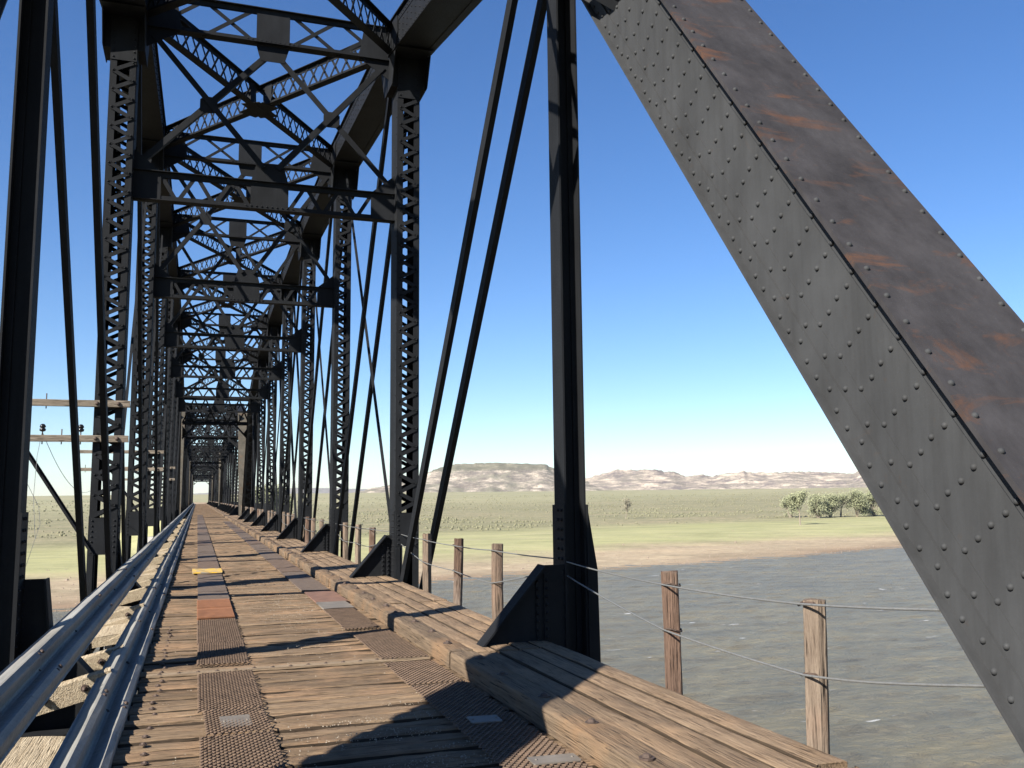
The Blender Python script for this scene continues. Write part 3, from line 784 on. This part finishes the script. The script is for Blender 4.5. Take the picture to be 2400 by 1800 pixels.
def sheet_mat(Wd, L, seed, ribs=False):
    mb = MB()
    n = 26
    for j in range(n+1):
        for i in range(13):
            x, y = -Wd/2+Wd*i/12, -L/2+L*j/n
            mb.v.append((x+.006*noise.noise(Vector((y*4, seed, i))), y, .010+.008*noise.noise(Vector((x*4, y*4, seed)))))
    for j in range(n):
        for i in range(12): mb.f.append((j*13+i, j*13+i+1, j*13+i+14, j*13+i+13))
    k = len(mb.v)
    mb.box(-Wd/2, Wd/2, -L/2, L/2, -.008, .001)
    if ribs:
        for i in range(34): mb.box(-Wd/2+Wd*(i+.15)/34, -Wd/2+Wd*(i+.75)/34, -L/2, -.02*L, .012, .026); mb.box(-Wd/2+Wd*(i+.15)/34, -Wd/2+Wd*(i+.75)/34, .01*L, L/2, .012, .026)
    return mb
def mat_obj(kind, xc, y0, y1, material, label, Wd=.43, rz=0, z=.012):
    L = y1-y0
    if kind == 'mesh': d = mesh_mat(Wd, L, .043, .062, y0).data('mesh_mat', material)
    else: d = sheet_mat(Wd, L, y0, kind == 'rib').data('wheel_plate', material, kind != 'rib')
    obj('mesh_mat' if kind == 'mesh' else 'wheel_plate', d, None, (xc, (y0+y1)/2, z), (0, 0, rz), label=label, category='mat' if kind == 'mesh' else 'plate', group='wheel track mats on the deck')
LX, RX = .265, 1.80
mat_obj('mesh', LX+.005, 4.3, 6.02, MESHM, 'rusty mesh mat at the bottom edge of the picture, left track')
mat_obj('mesh', LX+.02, 5.98, 6.68, MESHM, 'rusty mesh mat under the small grey plate, left track', .40, .02, .02)
mat_obj('mesh', LX, 6.66, 8.12, MESHM, 'rusty mesh mat just before the bolted cross strip, left track', .44)
mat_obj('mesh', LX-.005, 8.50, 9.75, MESHM, 'short rusty mesh mat just beyond the first bolted strip, left track', .43, -.01)
mat_obj('mesh', LX-.01, 9.74, 11.66, MESHM, 'rusty mesh mat touching the orange ribbed plate, left track')
mat_obj('rib', LX-.01, 11.69, 13.75, ORANGE, 'bright orange rusted ribbed plate on the left wheel track')
mat_obj('sheet', LX, 13.78, 15.05, MESHD, 'dark steel plate just beyond the orange ribbed plate')
mat_obj('sheet', LX, 15.07, 18.4, MESHD, 'dark steel plate in front of the yellow board')
mat_obj('mesh', RX-.02, 4.25, 7.0, MESHM, 'rusty mesh mat lying mostly in shadow, right track')
mat_obj('mesh', RX-.02, 7.02, 8.05, MESHM, 'sunlit rusty mesh mat at the edge of the big shadow, right track', .44)
mat_obj('mesh', RX-.005, 8.2, 9.98, MESHM, 'rusty mesh mat behind the first shadow gap, right track', .44, .01)
mat_obj('mesh', RX-.03, 10.2, 12.08, MESHM, 'rusty mesh mat crossed by the hip vertical shadow, right track', .42)
mat_obj('sheet', RX-.02, 12.1, 12.9, PLATE, 'short grey steel plate between mesh mat and brown plate, right track', .40)
mat_obj('sheet', RX, 12.9, 14.4, BROWNPL, 'reddish brown rusted plate on the right wheel track', .44)
for i in range(18):
    a = 18.6+i*3.81
    nm = ['second', 'third', 'fourth', 'fifth', 'sixth', 'seventh', 'eighth', 'ninth', 'tenth', 'eleventh', 'twelfth', 'thirteenth', 'fourteenth', 'fifteenth', 'sixteenth', 'seventeenth', 'eighteenth', 'nineteenth'][i]
    mat_obj('sheet', LX, a, a+3.76, MESHD if i % 3 else MESHM, nm+' dark track plate beyond the yellow board, left track')
    if i < 12:
        b = 14.6+i*3.81
        mat_obj('sheet', RX-.02, b, b+3.7, [MESHD, MESHM, MESHD][i % 3], nm+' track plate beyond the reddish brown plate, right track')
def loose(name, xc, yc, lx, ly, t, material, rz, label, cat, z=.03):
    mb = MB(); c = .006
    mb.plate([(-lx/2+c, -ly/2, 0), (lx/2-c, -ly/2, 0), (lx/2, -ly/2+c, 0), (lx/2, ly/2-c, 0), (lx/2-c, ly/2, 0), (-lx/2+c, ly/2, 0), (-lx/2, ly/2-c, 0), (-lx/2, -ly/2+c, 0)], Z, t)
    for sx_ in (-1, 1): mb.dome((sx_*lx*.38, 0, t/2), Z, .008, 6)
    obj(name, mb.data(name, material), None, (xc, yc, z), (0.01, .01, rz), label=label, category=cat)
loose('steel_plate', .275, 6.27, .185, .29, .008, PLATE, .03, 'small grey steel plate lying on the sunlit mesh mat', 'plate')
loose('steel_plate', 1.77, 5.74, .2, .16, .008, PLATE, -.05, 'small bluish steel plate lying in the big shadow', 'plate')
loose('steel_plate', 1.86, 4.76, .27, .13, .008, PLATE, -.03, 'steel plate at the bottom edge beside the curb', 'plate')
loose('yellow_board', .225, 19.15, .55, .85, .022, YEL, .01, 'yellow painted board lying across the left wheel track', 'board', .036)
# grit on the planks
mb = MB()
for i in range(5200):
    u = random.random()
    if u < .66: x = random.gauss(1.2, .32); y = random.choice((random.uniform(4, 6.6), random.gauss(12.4, 1.6), random.gauss(16, 2.4), random.gauss(5.3, .5)))
    else: x = random.uniform(-.2, 2.0); y = random.uniform(4, 20)
    if x > 2.0 or x < -.3 or y < 3.6: continue
    if noise.noise(Vector((x*1.5, y*4.5, 2))) < (-.05 if u < .66 else .1): continue
    s = random.uniform(.0025, .0065); a = random.random()*6
    mb.add([(x+s*math.cos(a+t), y+s*math.sin(a+t), .006+random.random()*.002) for t in (0, 2.1, 4.2)]+[(x, y, .008+s*1.1)], [(0, 1, 3), (1, 2, 3), (2, 0, 3)])
obj('gravel', mb.data('gravel', STONE), kind='stuff', label='pale grit scattered over the deck planks')

# ------------------------------------------------------------------ guardrail on the left
def w_beam(L, lap, SLD, SLN):
    prof = [(-.004, .0), (.010, .0), (.046, .064), (.056, .074), (.094, .074), (.104, .064), (.140, .008), (.155, .0), (.170, .008), (.206, .064), (.216, .074), (.254, .074), (.264, .064), (.300, .0), (.314, .0)]
    mb = MB(); nn = 12
    for i in range(nn+1):
        y = L*i/nn
        for s_, th in ((0, 0), (1, .006)):
            for u, v in prof:
                q = SLD*u+SLN*(v-th+(.010 if i >= nn-1 else 0))
                dn = .010*noise.noise(Vector((y*1.1+lap*5, u*6, lap)))*(1 if .1 < i/nn < .9 else .2)
                mb.v.append((q.x+SLN.x*dn+.006*noise.noise(Vector((y*.5, 1, lap))), y, q.z+SLN.z*dn))
    m = len(prof)*2; h = len(prof)
    for i in range(nn):
        for j in range(h-1):
            mb.f.append((i*m+j, i*m+j+1, (i+1)*m+j+1, (i+1)*m+j)); mb.f.append((i*m+h+j+1, i*m+h+j, (i+1)*m+h+j, (i+1)*m+h+j+1))
        mb.f.append((i*m+h, i*m, (i+1)*m, (i+1)*m+h)); mb.f.append((i*m+h-1, i*m+2*h-1, (i+1)*m+2*h-1, (i+1)*m+h-1))
    for e in (0, nn):
        for j in range(h-1): mb.f.append((e*m+j, e*m+h+j, e*m+h+j+1, e*m+j+1))
    return mb.data('rail_beam', GALV)
rail_bolt = MB(); rail_bolt.dome((0, 0, 0), Z, .02, 8); RB = rail_bolt.data('bolt', BOLTM)
for org, sd_, lab in ((Vector((-1.06, 0, .435)), Vector((.74, 0, -.673)), 'upper galvanised crash barrier rail along the left truss'), (Vector((-.655, 0, .135)), Vector((.815, 0, -.58)), 'lower galvanised crash barrier rail at the left deck edge')):
    SLD = sd_.normalized(); SLN = Vector((-SLD.z, 0, SLD.x))
    WB = [w_beam(3.86, i*3.+org.z, SLD, SLN) for i in range(4)]
    g = empty('guardrail', org, lab, 'guardrail', 'crash barrier rails')
    for i in range(73):
        o = obj('rail_beam', WB[i % 4], g, (random.uniform(-.004, .004), -.9+i*3.81, random.uniform(-.005, .005)))
        if i < 10:
            for yy, uu in ((.06, .155), (.06, .08), (.06, .235), (.2, .08), (.2, .235), (1.95, .155)):
                b = obj('bolt', RB, o, SLD*uu+SLN*(.006 if uu == .155 else .078)+Y_*yy); b.rotation_mode = 'QUATERNION'; b.rotation_quaternion = SLN.to_track_quat('Z', 'Y'); b.scale = (.8,)*3
# timber ledge and blocks behind the rails
ld = empty('timber_ledge', (-.86, 0, -.08), 'pale broken timbers seen in the gap between the two rails', 'timber')
lm = [wavy_plank(L, .30, .1, 10, 1, amp=.008, seed=i*4.+2, round_=.2, flat=.47).data('ledge_plank', PALEWOOD) for i, L in enumerate((2.4, 1.5, .9))]
bl = [wavy_plank(.62, .17, .16, 6, 0, amp=.006, seed=i*4.+8, round_=.15, flat=.47).data('tie_block', PALEWOOD) for i in range(3)]
for k in range(0, 9):
    y0 = yk(k)
    for q in (2.1, 3.35, 5.9, 6.6):
        o = obj('tie_block', bl[random.randrange(3)], ld, (-.02, y0+q-2.4+random.uniform(-.1, .1)+.1, .16+random.uniform(-.03, .03)), (0, -.25, random.uniform(-.06, .06)))
        if k < 2:
            for dx in (-.15, .12): b = obj('bolt', BOLT, o, (dx, -.1, -.07), (math.pi/2, 0, 0)); b.scale = (.8, .8, 3)
    obj('ledge_plank', lm[k % 3], ld, (.03, y0+3.4, .13), (0, -.12, random.uniform(-.03, .03)))
    obj('ledge_plank', lm[(k+1) % 3], ld, (.0, y0+5.6, .06), (0, .05, random.uniform(-.03, .03)))

# ------------------------------------------------------------------ cable fence on the right
fe = empty('cable_fence', (3.15, 0, 0), 'weathered timber posts strung with two wire cables beyond the footway', 'fence')
def fpost(seed, Wd=.115, H=1.5):
    mb = MB(); n = 12
    for i in range(n+1):
        z = -.6+H*i/n
        for j in range(10):
            t = 2*math.pi*(j+.5)/10
            r = Wd/2*(1.1+.10*math.cos(4*t))*(1+.07*noise.noise(Vector((math.cos(t)*2, math.sin(t)*2+z*1.2, seed)))+.03*noise.noise(Vector((t*3, z*9, seed))))
            dz = (.02*noise.noise(Vector((t*4, seed*3, 1)))-.008) if i == n else 0
            mb.v.append((r*math.cos(t)+.012*noise.noise(Vector((z, seed, 4))), r*math.sin(t), z+dz))
    for i in range(n):
        for j in range(10): mb.f.append((i*10+j, i*10+(j+1) % 10, (i+1)*10+(j+1) % 10, (i+1)*10+j))
    mb.f.append(tuple(n*10+j for j in range(10)))
    return mb.data('post', REDPOST if seed in (2.3, 9.2) else POSTWOOD)
fp = [fpost(i*2.3) for i in range(6)]
fys = [4.22, 5.78]
for k in range(1, 37):
    s = (k-1)//9; kk = (k-1) % 9+1
    base = s*(SPAN+GAP)+yk(kk)
    fys += [base+.12, base+1.94, base+3.6, base+5.3]
lean = {}
tops = []; lows = []
tie = MB(); tie.tube([(math.cos(t)*.064, math.sin(t)*.064, .012*math.sin(t*2)) for t in [i*math.pi/6 for i in range(2, 13)]], .006, 5); TIE = tie.data('wire_tie', BOLTM)
for i, y in enumerate(fys):
    if y > ENDY-2: break
    dx = random.uniform(-.02, .02)+(.02 if i > 1 else 0)
    if i >= 2 and (i-2) % 4 == 0: dx += .19; y += .35
    o = obj('post', fp[i % 6], fe, (dx, y, random.uniform(-.03, .03)), (random.uniform(-.02, .02), random.uniform(-.025, .025), random.uniform(0, 6)))
    zt = .83+random.uniform(-.02, .02); zl = .5+random.uniform(-.03, .03)
    if i >= 2 and (i-2) % 4 == 0: zl = .73
    tops.append(Vector((dx-.068, y, zt))); lows.append(Vector((dx-.068, y, zl)))
    if i < 14:
        for q in (zt, zl): obj('wire_tie', TIE, fe, (dx, y, q), (0, 0, random.uniform(-.3, .3)))
def cable(pts, sag):
    out = []
    for a, b in zip(pts, pts[1:]):
        n = 8
        for i in range(n): t = i/n; q = a.lerp(b, t); q.z -= sag*4*t*(1-t)*(b-a).length/2; out.append(q)
    out.append(pts[-1]); return out
tops.insert(0, Vector((-.06, 2.95, .955))); lows.insert(0, Vector((-.06, 2.72, .70))); lows.insert(1, Vector((-.062, 3.72, .53)))
for nm, pl in (('cable', tops), ('cable', lows)):
    mb = MB(); mb.tube(cable(pl, .012), .0068, 6); obj(nm, mb.data(nm, WIRE, True), fe)

# ------------------------------------------------------------------ old telegraph crossarms on the left truss
def crossarm(k, tag):
    y = yk(k)-.275-.05
    for z, nm in ((2.90, 'upper'), (2.365, 'lower')):
        t = empty('crossarm', (XL, y, z), '%s grey timber telegraph crossarm bolted to the %s left laced post' % (nm, tag), 'crossarm', 'telegraph crossarms')
        d = wavy_plank(2.42, .095, .1, 10, 0, amp=.005, seed=k+z, round_=.3).data('arm', ARMWOOD); obj('arm', d, t, (-.9, 0, .05))
        mb = MB()
        for x in (-.15, .15): mb.dome((x, -.055, 0), -Y_, .03, 8)
        obj('bolts', mb.data('bolts', BOLTM), t)
        pins = (-.36, -.62, -.88, -1.45, -1.9) if nm == 'lower' else (-.85, -1.6)
        for i, x in enumerate(pins):
            mb = MB(); mb.tube([(x, 0, -.09), (x, 0, .14)], .009, 6); pn = obj('pin', mb.data('pin', BOLTM), t)
            if nm == 'lower' and i in (0, 2):
                mb = MB(); rr = [(.10, .022), (.11, .042), (.14, .045), (.147, .03), (.158, .03), (.165, .044), (.19, .038), (.212, .02), (.216, .0)]
                sg = 10
                for zz, r in rr:
                    for q in range(sg): a = q*2*math.pi/sg; mb.v.append((x+r*math.cos(a), r*math.sin(a), zz))
                for q in range(len(rr)-1):
                    for u in range(sg): mb.f.append((q*sg+u, q*sg+(u+1) % sg, (q+1)*sg+(u+1) % sg, (q+1)*sg+u))
                obj('insulator', mb.data('insulator', GLASS, True), pn)
    b = empty('crossarm_brace', (XL, y+.01, 0), 'dark steel brace propping the crossarms of the %s left laced post' % tag, 'brace', 'crossarm braces')
    mb = MB(); mb.bar((-1.19, .03, 2.33), (-.11, .03, .62), Y_, .07, .012); mb.bar((-1.19, .06, 2.33), (-.11, .06, .62), Vector((.85, 0, .54)), .07, .012)
    obj('angle', mb.data('angle', STEEL), b)
for k, tag in ((2, 'first'), (4, 'third'), (6, 'fifth')): crossarm(k, tag)
def wire(pts, label):
    mb = MB(); mb.tube(pts, .0045, 4); obj('hanging_wire', mb.data('hanging_wire', WIRE), label=label, category='wire')
a = Vector((XL-.9, yk(2)-.32, 2.5)); b = Vector((XL-1.3, yk(4)-.32, 2.52)); 
wire([a.lerp(b, i/20)-Z*(.9*4*(i/20)*(1-i/20)) for i in range(21)], 'thin slack wire strung between the first and second pairs of crossarms')
wire([(XL-.88, yk(2)-.33, 2.5), (XL-.93, yk(2)-.36, 2.1), (XL-.95, yk(2)-.36, 1.5), (XL-.9, yk(2)-.36, .9)], 'thin loose wire hanging straight down from the lower crossarm')
wire([(XL-1.3, yk(2)-.5, 2.35), (XL-1.05, yk(2)-.5, 1.75), (XL-.86, yk(2)-.45, 1.35), (XL-.83, yk(2)-.45, 1.1), (XL-1.0, yk(2)-.45, .45)], 'thin bent wire dangling beside the crossarm brace')

# ------------------------------------------------------------------ trees and sagebrush
BARK = simple('pale_bark', (.24, .20, .15), .9, 0, 6, .35, .5)
def leaf_mat(name, c1, c2):
    m, n, l, p = mat(name)
    v = noi(n, l, pos(n, l), 1.3, 3, .7)
    l.new(ramp(n, l, v, [(.35, c1), (.65, c2)]), p.inputs['Base Color']); p.inputs['Roughness'].default_value = .8
    p.inputs['Specular IOR Level'].default_value = .1
    return m
LEAF = leaf_mat('spring_cottonwood_leaf', (.22, .23, .13), (.36, .37, .22))
TWIG = leaf_mat('bare_twig', (.24, .215, .15), (.33, .295, .21))
SAGE = leaf_mat('sagebrush_leaf', (.16, .16, .095), (.27, .25, .155))
def tree(label, x, y, H, spread, nleaf, seed, leafm, trunks=1, lean=0., leafsize=.34):
    rnd = random.Random(seed)
    root = empty('cottonwood_tree', (x, y, ground(x, y)-.1), label, 'tree', 'trees on the plain')
    tr = MB(); tips = []
    def grow(p, d, L, r, lev):
        n = 4; pts = [p]; rad = [r]
        for i in range(n):
            d = (d+Vector((rnd.uniform(-.22, .22), rnd.uniform(-.22, .22), .06))).normalized()
            pts.append(pts[-1]+d*L/n); rad.append(r*(1-.45*(i+1)/n))
        tr.tube(pts, rad, 6 if lev < 2 else 4)
        if lev >= 1: tips.extend(pts[2:])
        if lev < 4:
            for i in range(rnd.choice((2, 3, 3)) if lev else 4):
                q = pts[rnd.choice((2, 3, 4)) if lev else rnd.choice((2, 3, 4, 4))]
                a = rnd.uniform(0, 6.28); s = rnd.uniform(.5, .95)*spread
                nd = (d*.7+Vector((math.cos(a)*s, math.sin(a)*s, rnd.uniform(.1, .6)))).normalized()
                grow(q, nd, L*rnd.uniform(.52, .74), rad[-1]*rnd.uniform(.6, .8), lev+1)
    for i in range(trunks):
        a = rnd.uniform(0, 6.28)
        grow(Vector((math.cos(a)*.35*(trunks > 1), math.sin(a)*.35*(trunks > 1), 0)), Vector((math.cos(a)*.22*(trunks > 1)+lean, math.sin(a)*.2*(trunks > 1), 1)).normalized(), H*(.40 if trunks == 1 else .30), H*.022, 0)
    zmax = max(q.z for q in tips); sc = H/zmax
    tr.v = [(a*sc, b*sc, c*sc) for a, b, c in tr.v]; tips = [q*sc for q in tips]
    obj('trunk', tr.data('trunk', BARK), root)
    cr = MB(); cl = []
    if trunks > 2:
        for i in range(26):
            a = rnd.uniform(0, 6.28); q = math.sqrt(rnd.random())*.42*H; zz = rnd.uniform(.10, .92)
            q *= math.sin(math.pi*min(1, zz*.8+.22))**.7
            cl.append(Vector((math.cos(a)*q, math.sin(a)*q, zz*H)))
    for i in range(int(nleaf*3.6)):
        if cl and i % 2: q = rnd.choice(cl)+Vector((rnd.gauss(0, .075), rnd.gauss(0, .075), rnd.gauss(0, .06)))*H
        else: q = rnd.choice(tips)+Vector((rnd.gauss(0, .8), rnd.gauss(0, .8), rnd.gauss(0, .7)))
        if q.z < H*(.03 if cl else .13): continue
        a = Vector((rnd.uniform(-1, 1), rnd.uniform(-1, 1), rnd.uniform(-1, 1))).normalized(); b = a.orthogonal().normalized()
        s = leafsize*rnd.uniform(.5, 1.3); cr.add([q-a*s, q+b*s*.6, q+a*s, q-b*s*.6], [(0, 1, 2, 3)])
    obj('crown', cr.data('crown', leafm), root)
def at(px, dist):
    d = pxdir(px, 1150); k = dist/d.dot(fw); return d.x*k, d.y*k
TS = [('tall pale-trunked tree standing in front of the grove', 1872, 410, 15.2, .8, 900, LEAF, 1, .05),
      ('bushy low tree at the left end of the grove', 1850, 524, 12.4, 1.0, 1700, LEAF, 5, 0),
      ('leafy tree just right of the tall pale trunk', 1915, 510, 13.6, .9, 2000, LEAF, 5, -.1),
      ('leaning dark-trunked tree in the middle of the grove', 1942, 516, 14.0, .9, 1700, LEAF, 4, -.15),
      ('thin sparse tree in the gap of the grove', 1965, 524, 14.0, .55, 600, LEAF, 2, 0),
      ('broad dense green tree right of the grove gap', 2005, 524, 15.6, 1.0, 3000, LEAF, 6, 0),
      ('dense green tree at the right of the grove', 2045, 532, 16.0, .9, 2700, LEAF, 5, 0),
      ('slender tree half hidden by the riveted end post', 2085, 524, 13.2, .7, 900, LEAF, 1, .1),
      ('small bare tree alone on the plain right of the hip vertical', 1465, 524, 11.2, .8, 220, TWIG, 1, 0),
      ('pale tree seen between the far right laced posts', 648, 300, 15.0, .6, 1500, LEAF, 2, 0),
      ('second pale tree seen between the far right laced posts', 632, 350, 13.0, .6, 1300, LEAF, 2, 0)]
for i, (lab, px, ds, H, sp, nl, lm_, tk, ln) in enumerate(TS):
    x, y = at(px, ds); tree(lab, x, y, H, sp, nl, 11+i*3, lm_, tk, ln)
mb = MB(); rnd = random.Random(5); n_ = 0
while n_ < 13000:
    a = math.radians(rnd.uniform(-14, 52)); r = 300*math.exp(rnd.random()*1.7)
    x, y = math.sin(a)*r, math.cos(a)*r; s = y-shore(x)
    if s < 150 or noise.noise(Vector((x*.012, y*.03, 8)))+.5*noise.noise(Vector((x*.05, y*.09, 3))) < rnd.uniform(0, .45): continue
    if abs(x-1) < 34 and y > 250: continue
    z = ground(x, y); h = rnd.choice((.15, .2, .3, .65))*rnd.uniform(.7, 1.2)*(1+r/1500); w_ = h*rnd.uniform(.9, 1.6); q = rnd.random()*6
    top = [(x+w_*.45*math.cos(q+t), y+w_*.45*math.sin(q+t), z+h*rnd.uniform(.7, 1.1)) for t in (0, 1.26, 2.5, 3.77, 5.0)]
    bot = [(x+w_*.62*math.cos(q+t), y+w_*.62*math.sin(q+t), z+h*rnd.uniform(.05, .35)) for t in (.4, 1.66, 2.9, 4.2, 5.4)]
    mb.add(bot+top+[(x, y, z+h*1.05)], [(i, (i+1) % 5, 5+(i+1) % 5, 5+i) for i in range(5)]+[(5+i, 5+(i+1) % 5, 10) for i in range(5)]); n_ += 1
obj('sagebrush', mb.data('sagebrush', SAGE), kind='stuff', label='low sagebrush clumps dotted over the plain')
# cobbles along the shore
mb = MB()
for i in range(2600):
    x = rnd.uniform(-140, 380); s = abs(rnd.gauss(0, 28)); y = shore(x)+s
    r = rnd.uniform(.08, .28)*(2.2 if rnd.random() < .03 else 1); z = ground(x, y); q = rnd.random()*6
    mb.add([(x+r*math.cos(q+t), y+r*math.sin(q+t)*.8, z-.02) for t in (0, 1.57, 3.14, 4.71)]+[(x+r*.2, y, z+r*.7)], [(0, 1, 4), (1, 2, 4), (2, 3, 4), (3, 0, 4)])
obj('shore_stones', mb.data('shore_stones', simple('shore_stone', (.26, .20, .15), .9, 0, 3, .5, .3)), kind='stuff', label='scattered stones on the sandy far bank')

# ------------------------------------------------------------------ thin haze over the whole place
mb = MB(); mb.box(-27000, 27000, -400, 13500, WATER-4, 260)
hz = bpy.data.materials.new('thin_haze'); hz.use_nodes = True; n = hz.node_tree.nodes; n.clear()
vo = n.new('ShaderNodeVolumePrincipled'); vo.inputs['Color'].default_value = (.80, .89, 1, 1); vo.inputs['Density'].default_value = 3.6e-5; vo.inputs['Anisotropy'].default_value = .2
mo = n.new('ShaderNodeOutputMaterial'); hz.node_tree.links.new(vo.outputs[0], mo.inputs['Volume'])
obj('haze', mb.data('haze', hz), kind='stuff', label='thin pale haze that softens the far hills')

# one overall albedo trim for every surface, so that the exposure above fits the sky and the sunlit ground together
for m in bpy.data.materials:
    p = m.node_tree.nodes.get('Principled BSDF') if m.use_nodes else None
    if p and p.inputs['Base Color'].is_linked:
        l = m.node_tree.links; src = p.inputs['Base Color'].links[0].from_socket
        t = m.node_tree.nodes.new('ShaderNodeHueSaturation'); t.inputs['Value'].default_value = .77; t.label = 'albedo'
        l.new(src, t.inputs['Color']); l.new(t.outputs[0], p.inputs['Base Color'])
